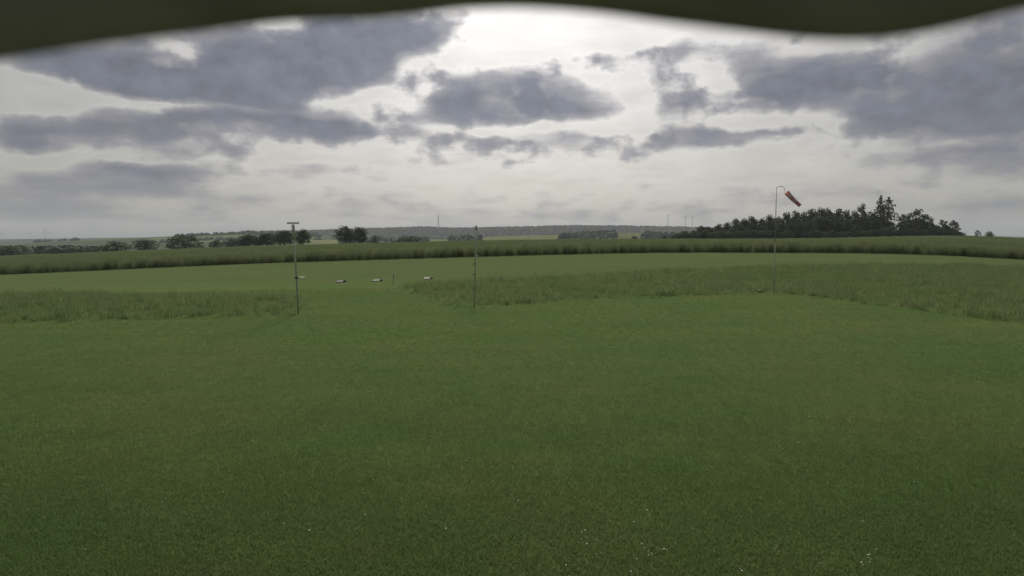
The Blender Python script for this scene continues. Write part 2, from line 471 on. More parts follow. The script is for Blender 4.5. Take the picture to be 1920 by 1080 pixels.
gx = sinh_axis(-6500, 6500, 40, 281); gy = np.concatenate([sinh_axis(-2200, 0, 30, 40)[:-1], sinh_axis(0, 6600, 60, 200)])
XX, YY = np.meshgrid(gx, gy, indexing='ij')
GZ = T(XX, YY)
inner = (np.abs(XX) < 150) & (YY > -60) & (YY < 90)
g = link('ground', grid_mesh('ground', np.stack([XX, YY, GZ - 0.06], -1)), M_GROUND); tag(g, kind='structure')
lx = np.linspace(-140, 140, 351); ly = np.concatenate([np.linspace(-45, 4, 20)[:-1], np.linspace(4, CROP_Y + 0.6, 220)])
XX, YY = np.meshgrid(lx, ly, indexing='ij')
lump = 0.004 * (np.sin(XX * 1.9 + 1.3 * np.sin(YY * 0.8)) * np.sin(YY * 1.7 + np.sin(XX * 0.9)))
g = link('lawn', grid_mesh('lawn', np.stack([XX, YY, T(XX, YY) + lump], -1)), M_LAWN); tag(g, kind='structure')

# ------------------------------------------------------------------ scattered plants (grass, crop): one object each
def scatter(name, pts, rot, scl, var, sources, label, parent=None):
    me = bpy.data.meshes.new(name)
    me.vertices.add(len(pts)); me.vertices.foreach_set('co', np.asarray(pts, np.float32).reshape(-1))
    for an, typ, dat, key in (('rot', 'FLOAT_VECTOR', rot, 'vector'), ('scl', 'FLOAT', scl, 'value'), ('var', 'INT', var, 'value')):
        at_ = me.attributes.new(an, typ, 'POINT')
        at_.data.foreach_set(key, np.asarray(dat, np.int32 if typ == 'INT' else np.float32).reshape(-1))
    o = link(name, me)
    tag(o, label=label, kind='stuff')
    ng = bpy.data.node_groups.new(name + '_scatter', 'GeometryNodeTree')
    ng.interface.new_socket('Geometry', in_out='INPUT', socket_type='NodeSocketGeometry')
    ng.interface.new_socket('Geometry', in_out='OUTPUT', socket_type='NodeSocketGeometry')
    N = ng.nodes.new; L = ng.links.new
    gi, go = N('NodeGroupInput'), N('NodeGroupOutput'); jn = N('GeometryNodeJoinGeometry')
    def named(nm, typ):
        n = N('GeometryNodeInputNamedAttribute'); n.data_type = typ; n.inputs['Name'].default_value = nm; return n.outputs['Attribute']
    ra, sa, va = named('rot', 'FLOAT_VECTOR'), named('scl', 'FLOAT'), named('var', 'INT')
    for i, src in enumerate(sources):
        oi = N('GeometryNodeObjectInfo'); oi.inputs['Object'].default_value = src; oi.inputs['As Instance'].default_value = True
        cp = N('FunctionNodeCompare'); cp.data_type = 'INT'; cp.operation = 'EQUAL'
        ins = [s for s in cp.inputs if s.type == 'INT']
        L(va, ins[0]); ins[1].default_value = i
        ip = N('GeometryNodeInstanceOnPoints')
        L(gi.outputs[0], ip.inputs['Points']); L(cp.outputs[0], ip.inputs['Selection']); L(oi.outputs['Geometry'], ip.inputs['Instance'])
        L(ra, ip.inputs['Rotation']); L(sa, ip.inputs['Scale'])
        L(ip.outputs[0], jn.inputs[0])
    L(jn.outputs[0], go.inputs[0])
    md = o.modifiers.new('scatter', 'NODES'); md.node_group = ng
    return o

def source(name, vf, mats):
    me = mesh(name, vf[0], vf[1])
    for m in mats: me.materials.append(m)
    return bpy.data.objects.new(name, me)          # not linked: only used through the scatter

def tuft(n, rad, hmin, hmax, w, lean, rng, seed_part=0.0):
    vs, fs, mi = [], [], []
    for _ in range(n):
        r = rad * math.sqrt(rng.random()); t = rng.random() * 6.283
        x, y = r * math.cos(t), r * math.sin(t)
        h = rng.uniform(hmin, hmax); d = rng.random() * 6.283; a = rng.random() * 6.283
        ln = lean * h * rng.uniform(0.2, 1.0)
        wx, wy = math.cos(a) * w / 2, math.sin(a) * w / 2
        o = len(vs)
        for k, (hh, ww) in enumerate(((-.1, 1), (.55, .85))):
            bx, by = x + math.cos(d) * ln * max(hh, 0) ** 2, y + math.sin(d) * ln * max(hh, 0) ** 2
            vs += [(bx - wx * ww, by - wy * ww, hh * h), (bx + wx * ww, by + wy * ww, hh * h)]
        tx, ty = x + math.cos(d) * ln, y + math.sin(d) * ln
        vs.append((tx, ty, h * .97))
        fs += [(o, o + 1, o + 3, o + 2), (o + 2, o + 3, o + 4)]; mi += [0, 0]
        if rng.random() < seed_part:               # an ear on top of the stalk
            e = len(vs); ew = w * 0.85; eh = h * 0.16
            vs += [(tx - ew, ty, h * .92), (tx + ew, ty, h * .92), (tx + math.cos(d) * eh * .3, ty + math.sin(d) * eh * .3, h * .92 + eh),
                   (tx, ty - ew, h * .92), (tx, ty + ew, h * .92)]
            fs += [(e, e + 1, e + 2), (e + 3, e + 4, e + 2)]; mi += [1, 1]
    return vs, fs, mi

def tuft_sources(prefix, count, mats, **kw):
    res = []
    for i in range(count):
        rng = random.Random(100 + i)
        v, f, mi = tuft(rng=rng, **kw)
        o = source(prefix, (v, f), mats); o.data.polygons.foreach_set('material_index', mi); res.append(o)
    return res

def inside(poly, X, Y):
    c = np.zeros(X.shape, bool); n = len(poly)
    for i in range(n):
        x1, y1 = poly[i]; x2, y2 = poly[(i + 1) % n]
        if y1 == y2: continue
        m = ((y1 > Y) != (y2 > Y)) & (X < (x2 - x1) * (Y - y1) / (y2 - y1) + x1); c ^= m
    return c

def scatter_pts(X, Y, zoff, smin, smax, nvar, tilt=0.12):
    n = len(X); Z = T(X, Y) + zoff
    rot = np.stack([RNG.normal(0, tilt, n), RNG.normal(0, tilt, n), RNG.uniform(0, 6.283, n)], -1)
    return np.stack([X, Y, Z], -1), rot, RNG.uniform(smin, smax, n), RNG.integers(0, nvar, n)

LEFT_PATCH = [hit(x, y) for x, y in [(-350, 622), (0, 606), (280, 598), (480, 591), (562, 588), (563, 578), (556, 556), (300, 554), (0, 551), (-350, 548)]]
RIGHT_PATCH = [hit(x, y) for x, y in [(742, 537), (800, 556), (862, 573), (889, 575), (960, 570), (1100, 562), (1250, 555), (1430, 549), (1500, 553), (1550, 559), (1700, 579), (1920, 604), (2250, 640),
                                      (2250, 512), (1920, 500), (1600, 497), (1430, 500), (1250, 508), (1050, 519), (900, 527), (800, 531)]]
def patch_points(poly, density, edge=0.25):
    P_ = np.array(poly); lo, hi_ = P_.min(0), P_.max(0)
    n = int((hi_[0] - lo[0]) * (hi_[1] - lo[1]) * density)
    X = RNG.uniform(lo[0], hi_[0], n); Y = RNG.uniform(lo[1], hi_[1], n)
    jx, jy = RNG.normal(0, edge, n), RNG.normal(0, edge, n)
    m = inside(poly, X + jx, Y + jy)
    return X[m], Y[m]

tall_src = tuft_sources('tall_tuft', 4, [M_TALL, M_SEED], n=16, rad=0.22, hmin=0.14, hmax=0.47, w=0.016, lean=0.6, seed_part=0.35)
for nm, poly, lab in (('tall_grass', LEFT_PATCH, 'strip of uncut grass between the lawn and runway, ending at the T-topped pole'),
                      ('tall_grass', RIGHT_PATCH, 'wide uncut meadow with brownish seed heads around the windsock mast')):
    X, Y = patch_points(poly, 14.0, 0.45)
    pts, rot, scl, var = scatter_pts(X, Y, -0.02, 0.55, 1.15, 4, 0.2)
    scl = scl * (0.92 + 0.22 * np.sin(X * .7 + 2 * np.sin(Y * .45)) * np.sin(Y * .9 + np.sin(X * .31)) + 0.12 * np.sin(X * 2.3 + Y * 1.7))
    scatter(nm, pts, rot, scl, var, tall_src, lab)

# the short sward itself, from just below the picture's lower edge to the tall grass
nu, nx = 420, 250                                  # an even, jittered spread, closer together near the camera
uu, vv = np.meshgrid(np.arange(nu), np.arange(nx), indexing='ij')
u = (uu + RNG.uniform(0, 1, uu.shape)).ravel() / nu; Y = 5.5 * (50 / 5.5) ** u
X = ((vv + RNG.uniform(0, 1, vv.shape)).ravel() / nx * 2 - 1) * (Y * 0.80 + 1.5)
keep = ~(inside(LEFT_PATCH, X, Y) | inside(RIGHT_PATCH, X, Y)); X, Y = X[keep], Y[keep]
lawn_src = tuft_sources('lawn_tuft', 4, [M_BLADE, M_BLADE], n=24, rad=0.16, hmin=0.02, hmax=0.045, w=0.006, lean=0.9)
pts, rot, scl, var = scatter_pts(X, Y, 0.0, 0.7, 1.2, 4, 0.08)
scl = scl * (1 + 0.25 * np.clip((Y - 14) / 40, 0, 1))
scatter('lawn_grass', pts, rot, scl, var, lawn_src, 'short mown grass covering the whole foreground')

# standing rye: canopy with a front face, and real stalks along its ragged front
cx_ = sinh_axis(-420, 420, 120, 261); cy_ = CROP_Y + np.concatenate([[1.2, 3.0, 5.0], np.linspace(7.0, CREST_Y + 14 - CROP_Y, 90)])
XX, YY = np.meshgrid(cx_, cy_, indexing='ij')
H = np.full(XX.shape, CROP_H - 0.12); H[:, 0] = -0.05; H[:, 1] = 0.30; H[:, 2] = 0.75
bump = 0.10 * np.sin(XX * .21 + 2 * np.sin(YY * .05)) * np.sin(YY * .13 + XX * .05) + RNG.normal(0, 0.05, XX.shape)
bump[:, 0] = 0
H[:, -1] = -0.3; bump[:, -1] = 0
YY2 = YY + 0.7 * np.sin(XX * 0.11) * (np.arange(YY.shape[1]) < 4)
g = link('grain_crop', grid_mesh('grain_crop', np.stack([XX, YY2, T(XX, YY) + H + bump], -1)), M_CANOPY)
tag(g, 'field of tall green rye standing behind the runway', kind='stuff')
crop_src = tuft_sources('rye_clump', 4, [M_CROP, M_SEED], n=18, rad=0.28, hmin=0.80, hmax=1.38, w=0.018, lean=0.25, seed_part=0.8)
n = 16000
X = RNG.uniform(-130, 130, n); Y = CROP_Y + 0.2 + RNG.uniform(0, 1, n) ** 1.15 * 7.5 + 0.7 * np.sin(X * 0.11) + RNG.normal(0, .12, n)
n2 = 26000
X2 = RNG.uniform(-260, 260, n2); Y2 = CROP_Y + 3 + RNG.uniform(0, 1, n2) ** 1.6 * 200
X, Y = np.concatenate([X, X2]), np.concatenate([Y, Y2])
pts, rot, scl, var = scatter_pts(X, Y, -0.02, 0.85, 1.06, 4, 0.05)
g2 = scatter('grain_stalks', pts, rot, scl, var, crop_src, 'ragged stalks and ears along the front of the rye field')

# daisies and clover heads in the near lawn
vs, fs = [], []
r0 = random.Random(3)
for k in range(9):
    a = k * 6.283 / 9
    o = len(vs)
    vs += [(0, 0, .045), (math.cos(a - .3) * .016, math.sin(a - .3) * .016, .047), (math.cos(a) * .021, math.sin(a) * .021, .05), (math.cos(a + .3) * .016, math.sin(a + .3) * .016, .047)]
    fs.append((o, o + 1, o + 2, o + 3))
tv, tf = tube([(0, 0, 0), (0.003, 0, .045)], [.0015, .0015], 4)
fl = source('daisy', merge((vs, fs), (tv, tf)), [M_PETAL])
spots = [(195, 910, 3, 8), (200, 920, 3, 6), (305, 940, 3, 9), (50, 962, 2, 8), (85, 975, 2, 7), (400, 875, 2, 25), (525, 870, 4, 18), (590, 893, 3, 12), (490, 905, 2, 12), (425, 945, 4, 18),
         (750, 893, 3, 8), (745, 912, 2, 14), (685, 932, 2, 8), (760, 938, 4, 12), (655, 997, 4, 25), (870, 1045, 4, 10), (900, 935, 2, 60), (820, 815, 2, 40), (630, 826, 2, 20),
         (1045, 862, 2, 18), (1095, 1000, 4, 20), (1190, 990, 4, 16), (1210, 1028, 10, 26), (1235, 1040, 8, 22), (1265, 1015, 6, 18), (1300, 998, 5, 14), (1110, 1040, 5, 40), (1140, 1050, 4, 30), (1200, 1065, 5, 30),
         (1455, 1030, 8, 22), (1470, 1020, 5, 18), (1485, 994, 2, 8), (1535, 1055, 9, 20), (1625, 1055, 9, 20), (1620, 1050, 6, 18), (1070, 1075, 5, 20), (1390, 1075, 3, 12), (980, 1020, 2, 20), (1190, 974, 3, 30),
         (1130, 930, 2, 20), (1330, 890, 2, 40), (1520, 860, 3, 60), (1130, 795, 2, 20), (350, 760, 2, 60), (900, 710, 2, 40), (1630, 980, 2, 12)]
pp = []
for (sx, sy, cnt, sp) in spots:
    for _ in range(max(1, cnt * 3 // 4)):
        pp.append(hit(sx + r0.gauss(0, sp * .6), sy + r0.gauss(0, sp * .45)))
pp = np.array(pp)
more = 60; Yr = RNG.uniform(5, 26, more); Xr = RNG.uniform(-1, 1, more) * (Yr * .8)
X, Y = np.concatenate([pp[:, 0], Xr]), np.concatenate([pp[:, 1], Yr])
pts, rot, scl, var = scatter_pts(X, Y, 0.006, 0.28, 0.62, 1, 0.3)
scatter('daisies', pts, rot, scl, var, [fl], 'tiny white daisies and clover heads dotted through the near lawn')

# ------------------------------------------------------------------ hills beyond the field
def hill(name, D, Y0, prof, colour, step=8, z0=-64, back=600, rows=48, power=0.8):
    px = np.arange(-900, 2821, step)
    py = np.interp(px, [p[0] for p in prof], [p[1] for p in prof])
    k = np.exp(-np.linspace(-2, 2, 9) ** 2); k /= k.sum(); py = np.convolve(np.pad(py, 4, mode='edge'), k, mode='valid')
    q = np.array([ray(x, 448)[0] for x in px]); zr = np.array([at(x, y, D)[2] for x, y in zip(px, py)])
    t = np.concatenate([np.linspace(0, 1, rows), [1.15, 1.5, 2.0]])
    Yr = np.where(t <= 1, Y0 + (D - Y0) * np.minimum(t, 1), D + (t - 1) * back)
    Q, TT = np.meshgrid(q, t, indexing='ij'); YR = np.broadcast_to(Yr, Q.shape); ZR = zr[:, None]
    rise = np.where(TT <= 1, np.clip(TT, 0, 1) ** power, 1 - 0.55 * (TT - 1))
    Z = z0 + (ZR - z0) * rise + np.where(TT < 1, 2.0 * np.sin(Q * 60 + TT * 9) * np.sin(TT * 22 + Q * 13), 0) * (D / 4000)
    me = grid_mesh(name, np.stack([Q * YR, YR, Z], -1))
    # land use per vertex
    PX = np.broadcast_to(px[:, None], Q.shape)
    PY = 448 - (Z - CH) / YR * FPX
    C = colour(PX, PY, TT)
    ca = me.color_attributes.new('land', 'FLOAT_COLOR', 'POINT')
    ca.data.foreach_set('color', np.concatenate([C, np.ones(C.shape[:2] + (1,))], -1).astype(np.float32).reshape(-1))
    o = link(name, me, M_HILL); tag(o, kind='structure')
    return dict(q=q, px=px, t=t, Y=Yr, Z=Z)

GRASSY, PASTURE, STUBBLE, WOODC = np.array((.062, .082, .040)), np.array((.085, .105, .048)), np.array((.125, .138, .064)), np.array((.036, .048, .036))
def patches(PX, PY, TT, base, cells, seed, cols, wx=90, wt_=0.07):
    r = np.random.default_rng(seed); n = 260
    sx, st = r.uniform(-900, 2820, n), r.uniform(0, 2, n); ci = r.integers(0, len(cols), n)
    best = np.full(PX.shape, 1e9); idx = np.zeros(PX.shape, int)
    for i in range(n):
        d = ((PX - sx[i]) / wx) ** 2 + ((TT - st[i]) / wt_) ** 2
        m = d < best; best[m] = d[m]; idx[m] = i
    return np.array(cols)[ci[idx]]

def col_left(PX, PY, TT):
    C = patches(PX, PY, TT, GRASSY, 1, 5, [GRASSY, PASTURE, GRASSY * .85, GRASSY * .7, PASTURE * .9], 110, 0.05)
    return C
def col_mid(PX, PY, TT):
    C = np.broadcast_to(GRASSY, PX.shape + (3,)).copy()
    for (a, b, ta, tb, c) in ((555, 640, .55, 1.1, STUBBLE), (790, 850, .80, 1.1, STUBBLE * .95), (895, 1058, .80, 1.1, STUBBLE), (1060, 1250, .5, 1.1, PASTURE * 1.15), (1150, 1206, .80, 1.1, STUBBLE * .8)):
        C[(PX > a) & (PX < b) & (TT > ta) & (TT < tb)] = c
    return C
def col_far(PX, PY, TT):
    return patches(PX, PY, TT, WOODC, 1, 9, [WOODC, WOODC, GRASSY * .8, WOODC], 160, .12)

HL = hill('hills', 1700, 700, [(-900, 476), (-300, 465), (0, 459), (80, 453.5), (200, 448), (300, 444), (420, 439), (500, 436), (570, 437), (640, 445), (720, 456), (800, 470), (2820, 480)], col_left)
HM = hill('hills', 1150, 640, [(-900, 482), (350, 470), (500, 457), (570, 450), (640, 450), (760, 451), (800, 449.5), (860, 448), (910, 444), (980, 442), (1040, 441), (1100, 439), (1160, 437), (1205, 436.5), (1245, 440), (1300, 446), (1500, 456), (2820, 470)], col_mid)
HC = hill('hills', 2800, 1700, [(-900, 460), (300, 445), (480, 437), (600, 434), (700, 430.5), (800, 427.5), (850, 430), (920, 429), (1000, 427), (1060, 425), (1120, 425.5), (1200, 426.5), (1280, 428), (1400, 431), (1920, 444), (2820, 455)], col_far)

def ico(sub=1):
    bm = bmesh.new(); bmesh.ops.create_icosphere(bm, subdivisions=sub, radius=1.0)
    return bm
def blob_source(name, seed, mat):
    bm = ico(2); r = random.Random(seed)
    ph = [r.uniform(0, 6.28) for _ in range(6)]
    for v in bm.verts:
        k = 1 + .22 * math.sin(v.co.x * 4 + ph[0]) * math.sin(v.co.y * 4 + ph[1]) + .16 * math.sin(v.co.z * 6 + ph[2]) + r.uniform(-.12, .12)
        v.co *= k; v.co.z *= 0.9
    me = bpy.data.meshes.new(name); bm.to_mesh(me); bm.free(); me.materials.append(mat)
    return bpy.data.objects.new(name, me)
far_src = [blob_source('far_tree_blob', 40 + i, M_FARLEAF) for i in range(3)]
def wood(h, spec, size, label, n):
    pts, scl = [], []
    tot = sum(s[4] for s in spec)
    for (a, b, ta, tb, wgt) in spec:
        for _ in range(int(n * wgt / tot)):
            x = RNG.uniform(a, b); t = RNG.uniform(ta, tb)
            i = int(np.clip(np.searchsorted(h['px'], x) - 1, 0, len(h['px']) - 2)); f = (x - h['px'][i]) / (h['px'][i + 1] - h['px'][i])
            Yv = np.interp(t, h['t'], h['Y'])
            z = np.interp(t, h['t'], h['Z'][i]) * (1 - f) + np.interp(t, h['t'], h['Z'][i + 1]) * f
            s = size * RNG.uniform(.6, 1.25)
            pts.append((ray(x, 448)[0] * Yv, Yv, z + s * .35)); scl.append(s)
    pts = np.array(pts); m = len(pts)
    rot = np.stack([np.zeros(m), np.zeros(m), RNG.uniform(0, 6.28, m)], -1)
    return scatter('far_wood', pts, rot, np.array(scl), RNG.integers(0, 3, m), far_src, label)
wood(HC, [(430, 1500, .55, 1.02, 5), (430, 1500, .985, 1.01, 1.2), (560, 900, .2, .7, 2)], 5.4, 'blue-grey wooded ridge along the horizon below the tall mast', 9000)
wood(HM, [(640, 800, .35, 1.0, 2), (845, 905, .6, 1.0, 1), (1085, 1152, .62, 1.0, 2), (905, 1085, .45, .72, 1), (800, 905, .5, .78, 1), (1206, 1300, .6, 1, 1), (1050, 1100, .9, .97, .4)], 4.6, 'dark copses among pale fields in the valley', 1900)
wood(HL, [(-400, 195, .30, .62, 4), (195, 420, .30, .5, 1.0), (60, 150, .985, 1.0, .06), (330, 480, .96, 1.0, .25), (480, 600, .9, 1.0, .6), (250, 420, .78, .82, .18), (420, 600, .4, .8, .8)], 4.6, 'dark wooded dip and hedges on the hill behind the leftmost turbines', 2300)

pts, scl = [], []
for _ in range(1400):
    px_ = RNG.uniform(-420, 205); Yv = RNG.uniform(430, 640); top_ = np.interp(px_, [-420, 0, 60, 130, 205], [470, 462, 463, 461, 464]) + RNG.uniform(0, 8)
    sz = RNG.uniform(3.6, 6.0); p_ = at(px_, top_, Yv); pts.append((p_[0], Yv, p_[2] - sz * .85)); scl.append(sz)
    pts.append((p_[0] + RNG.normal(0, 2), Yv + 2, p_[2] - sz * 1.9)); scl.append(sz * 1.2)
scatter('valley_wood', np.array(pts), np.stack([np.zeros(len(pts)), np.zeros(len(pts)), RNG.uniform(0, 6.28, len(pts))], -1), np.array(scl), RNG.integers(0, 3, len(pts)), far_src, 'dark wood filling the dip beyond the left end of the rye field')
# ------------------------------------------------------------------ trees
def leaf_quads(centres, size, rng, flat=0.0):
    vs, fs = [], []
    for c in centres:
        n = Vector((rng.gauss(0, 1), rng.gauss(0, 1), rng.gauss(0, 1) + flat)).normalized()
        a = n.orthogonal().normalized(); b = n.cross(a); s = size * rng.uniform(.55, 1.25); tw = rng.uniform(0, 6.28)
        a, b = a * math.cos(tw) + b * math.sin(tw), b * math.cos(tw) - a * math.sin(tw)
        o = len(vs); c = Vector(c)
        vs += [c - a * s * .6, c + b * s * .35, c + a * s * .6, c - b * s * .35]; fs.append((o, o + 1, o + 2, o + 3))
    return vs, fs

def crown_mesh(name, lobes, count, size, rng, solid=0.3):
    cs = []
    tot = sum(l[3] * l[4] for l in lobes)
    for (x, y, z, rx, rz) in lobes:
        for _ in range(int(count * rx * rz / tot)):
            d = Vector((rng.gauss(0, 1), rng.gauss(0, 1), rng.gauss(0, 1))).normalized()
            r = (rng.random() ** solid) * rng.uniform(.85, 1.1)
            cs.append((x + d.x * rx * r, y + d.y * rx * r, z + d.z * rz * r))
    v, f = leaf_quads(cs, size, rng)
    return mesh(name, v, f)

def trunk_mesh(name, h, r, limbs, rng):
    parts = [tube([(0, 0, -.3), (rng.uniform(-.1, .1), 0, h * .4), (rng.uniform(-.3, .3), rng.uniform(-.3, .3), h * .85)], [r * 1.25, r * .8, r * .25], 7)]
    for (x, y, z) in limbs:
        parts.append(tube([(0, 0, h * .32), (x * .5, y * .5, h * .32 + (z - h * .32) * .6), (x, y, z)], [r * .5, r * .3, r * .1], 5))
    v, f = merge(*parts); return mesh(name, v, f, True)

def broad_variant(seed, W=1.0, Hh=1.0, gaps=False, low=0.10, count=1500):
    """unit tree: height about 10, width about 7.5"""
    rng = random.Random(seed); lobes = []
    nl = 9 if gaps else 13
    for i in range(nl):
        a = i * 2.4 + rng.uniform(-.3, .3); u = i / (nl - 1)
        z = 10 * (low + .14 + u * (.74 - low)); rad = 2.3 * W * math.sin(math.pi * (.25 + .68 * u)) ** .8
        s = rng.uniform(1.0, 1.45) if gaps else rng.uniform(1.3, 1.9)
        lobes.append((rad * math.cos(a) * rng.uniform(.7, 1.1), rad * math.sin(a) * rng.uniform(.7, 1.1), z * Hh, s * W, s * .82))
    if not gaps: lobes.append((0, 0, 5.2 * Hh, 2.5 * W, 3.4 * Hh))
    cm = crown_mesh('crown', lobes, count, .62 if not gaps else .5, rng, .45)
    tm = trunk_mesh('trunk', 9.0 * Hh, .22, [(l[0] * .8, l[1] * .8, l[2]) for l in lobes[::2]], rng)
    return cm, tm

def spruce_variant(seed, H=10.0, W=2.2, lean=0.0):
    rng = random.Random(seed); vs, fs = [], []
    limbs = []
    lev = 22
    for i in range(lev):
        u = i / (lev - 1); z = H * (.10 + .88 * u); R = W * (1 - u) ** .62 * rng.uniform(.7, 1.2) + .15
        nb = 6 if u < .8 else 4
        for k in range(nb):
            if rng.random() < .14: continue
            a = k * 6.283 / nb + i * .9 + rng.uniform(-.3, .3); L_ = R * rng.uniform(.7, 1.15)
            p0 = Vector((0, 0, z)); steps = 5
            tip = Vector((math.cos(a) * L_, math.sin(a) * L_, -L_ * .42 + .1))
            limbs.append(((0, 0, z), tuple(p0 + tip)))
            for s in range(1, steps + 1):
                for _ in range(3):
                    c = p0 + tip * (s / steps) + Vector((rng.gauss(0, .10), rng.gauss(0, .10), -abs(rng.gauss(0, .14))))
                    v, f = leaf_quads([c], .42, rng); o = len(vs); vs += v; fs += [tuple(i_ + o for i_ in q) for q in f]
    cm = mesh('crown', vs, fs)
    tv = [tube([(0, 0, -.3), (0, 0, H * .5), (0, 0, H)], [.2, .13, .03], 7)]
    for a, b in limbs[::3]: tv.append(tube([a, b], [.045, .02], 4))
    v, f = merge(*tv); tm = mesh('trunk', v, f, True)
    return cm, tm

def dome_variant(seed):
    rng = random.Random(seed); lobes = [(0, 0, 3.0, 3.0, 5.6)]
    for i in range(16):
        a = i * 2.4; u = i / 15; z = 1.0 + 7.2 * u; rad = 3.3 * math.sqrt(max(0.02, 1 - (z / 9.2) ** 2))
        lobes.append((rad * math.cos(a), rad * math.sin(a), z, rng.uniform(.9, 1.4), rng.uniform(1.0, 1.5)))
    return crown_mesh('crown', lobes, 1700, .6, rng, .45), trunk_mesh('trunk', 6.0, .2, [(l[0] * .7, l[1] * .7, l[2]) for l in lobes[::3]], rng)
DOME = dome_variant(91)
DOME[0].materials.append(M_LEAF2); DOME[1].materials.append(M_BARK)
BROAD = [broad_variant(20 + i) for i in range(5)]
GAPPY = [broad_variant(60 + i, 1.0, 1.0, True, .25, 900) for i in range(3)]
BUSHV = [broad_variant(80 + i, 1.25, 1.0, False, 0.0, 1300) for i in range(4)]
SPRUCE = [spruce_variant(5, 10.0, 3.4), spruce_variant(6, 10.0, 3.9)]
for vset, mat in ((BROAD, M_LEAF), (GAPPY, M_LEAF), (BUSHV, M_LEAF2), (SPRUCE, M_NEEDLE)):
    for cm, tm in vset: cm.materials.append(mat); tm.materials.append(M_BARK)

def tree(name, variant, px, top, Y, width, label, cat='tree', group=None, rz=None, unit_w=7.6, unit_h=10.0, sink=0.0):
    X = at(px, 448, Y)[0]; zb = Tz(X, Y) - sink
    h = at(px, top, Y)[2] - zb; w = width / FPX * Y
    e = empty(name, (X, Y, zb), random.uniform(0, 6.28) if rz is None else rz)
    e.scale = (w / unit_w, w / unit_w, h / unit_h)
    tag(e, label, cat, group)
    link('crown', variant[0], None, e); link('trunk', variant[1], None, e)
    return e

rt = random.Random(21)
SKY_LINE = [(1262, 438), (1280, 433), (1305, 428), (1330, 421), (1350, 417), (1372, 412), (1400, 408), (1430, 404), (1451, 402), (1480, 398), (1508, 394), (1525, 388), (1552, 389), (1590, 392), (1633, 396), (1650, 400), (1672, 414), (1684, 415), (1700, 410), (1720, 407), (1740, 414), (1760, 422), (1785, 424), (1796, 427)]
SXp, SYp = zip(*SKY_LINE)
def wood_label(x, row):
    zone = ('before the windsock mast' if x < 1451 else 'between the windsock mast and the thin tree' if x < 1605 else
            'around the two tall spruces' if x < 1682 else 'between the spruces and the hilltop end')
    return {'back': 'dark skyline tree of the wood ', 'front': 'lower dark front-row tree of the wood ', 'shrub': 'low shrub at the foot of the wood '}[row] + zone
x = 1284.0
while x < 1795:                                              # the wood: a skyline row and a lower row in front of it
    if not (1666 < x < 1682):
        tree('broadleaf_tree', rt.choice(BROAD), x, np.interp(x, SXp, SYp) + rt.uniform(-2.5, 4), rt.uniform(338, 356), rt.uniform(26, 36), wood_label(x, 'back'), 'tree', 'skyline trees of the wood')
    x += rt.uniform(13, 18)
x = 1278.0
while x < 1800:
    t_ = np.interp(x, SXp, SYp)
    if not (1672 < x < 1682):
        tree('broadleaf_tree', rt.choice(BROAD), x, t_ + (446 - t_) * rt.uniform(.22, .5), rt.uniform(318, 330), rt.uniform(24, 34), wood_label(x, 'front'), 'tree', 'front row trees of the wood')
    x += rt.uniform(15, 21)
x = 1272.0
while x < 1800:
    tree('shrub', rt.choice(BUSHV), x, rt.uniform(430, 436) - 4 * (x > 1600), rt.uniform(313, 317), rt.uniform(20, 30), wood_label(x, 'shrub'), 'shrub', 'shrubs at the foot of the wood')
    x += rt.uniform(13, 18)
tree('spruce_tree', SPRUCE[0], 1649, 366, 336, 36, 'tall ragged spruce, taller one of the pair above the wood', 'tree', 'pair of spruces', unit_w=5.6)
tree('spruce_tree', SPRUCE[1], 1664, 369, 333, 46, 'tall spruce with drooping branches, outer one of the pair', 'tree', 'pair of spruces', unit_w=6.4)
tree('thin_tree', GAPPY[0], 1613, 380, 332, 30, 'thin open-crowned tree sticking up from the wood beside the spruces', 'tree')
tree('broadleaf_tree', GAPPY[1], 1716, 390, 326, 58, 'broad see-through tree on the hill, next after the spruces', 'tree')
tree('broadleaf_tree', GAPPY[2], 1694, 399, 324, 36, 'rounded smaller tree tucked against the broad see-through tree', 'tree')
tree('broadleaf_tree', GAPPY[0], 1739, 404, 324, 34, 'low spreading tree on the downhill side of the broad see-through tree', 'tree')
tree('broadleaf_tree', GAPPY[2], 1767, 410, 322, 28, 'small forked tree second from the end of the wood', 'tree')
tree('broadleaf_tree', GAPPY[1], 1787, 412, 321, 32, 'last small tree at the end of the wood, leaning branches', 'tree')
tree('shrub', GAPPY[0], 1833, 431, 316, 15, 'lone leaning bush on the bare hilltop, nearer the wood', 'shrub')
tree('shrub', BUSHV[1], 1855, 433, 316, 16, 'lone bush on the bare hilltop, farther from the wood', 'shrub')

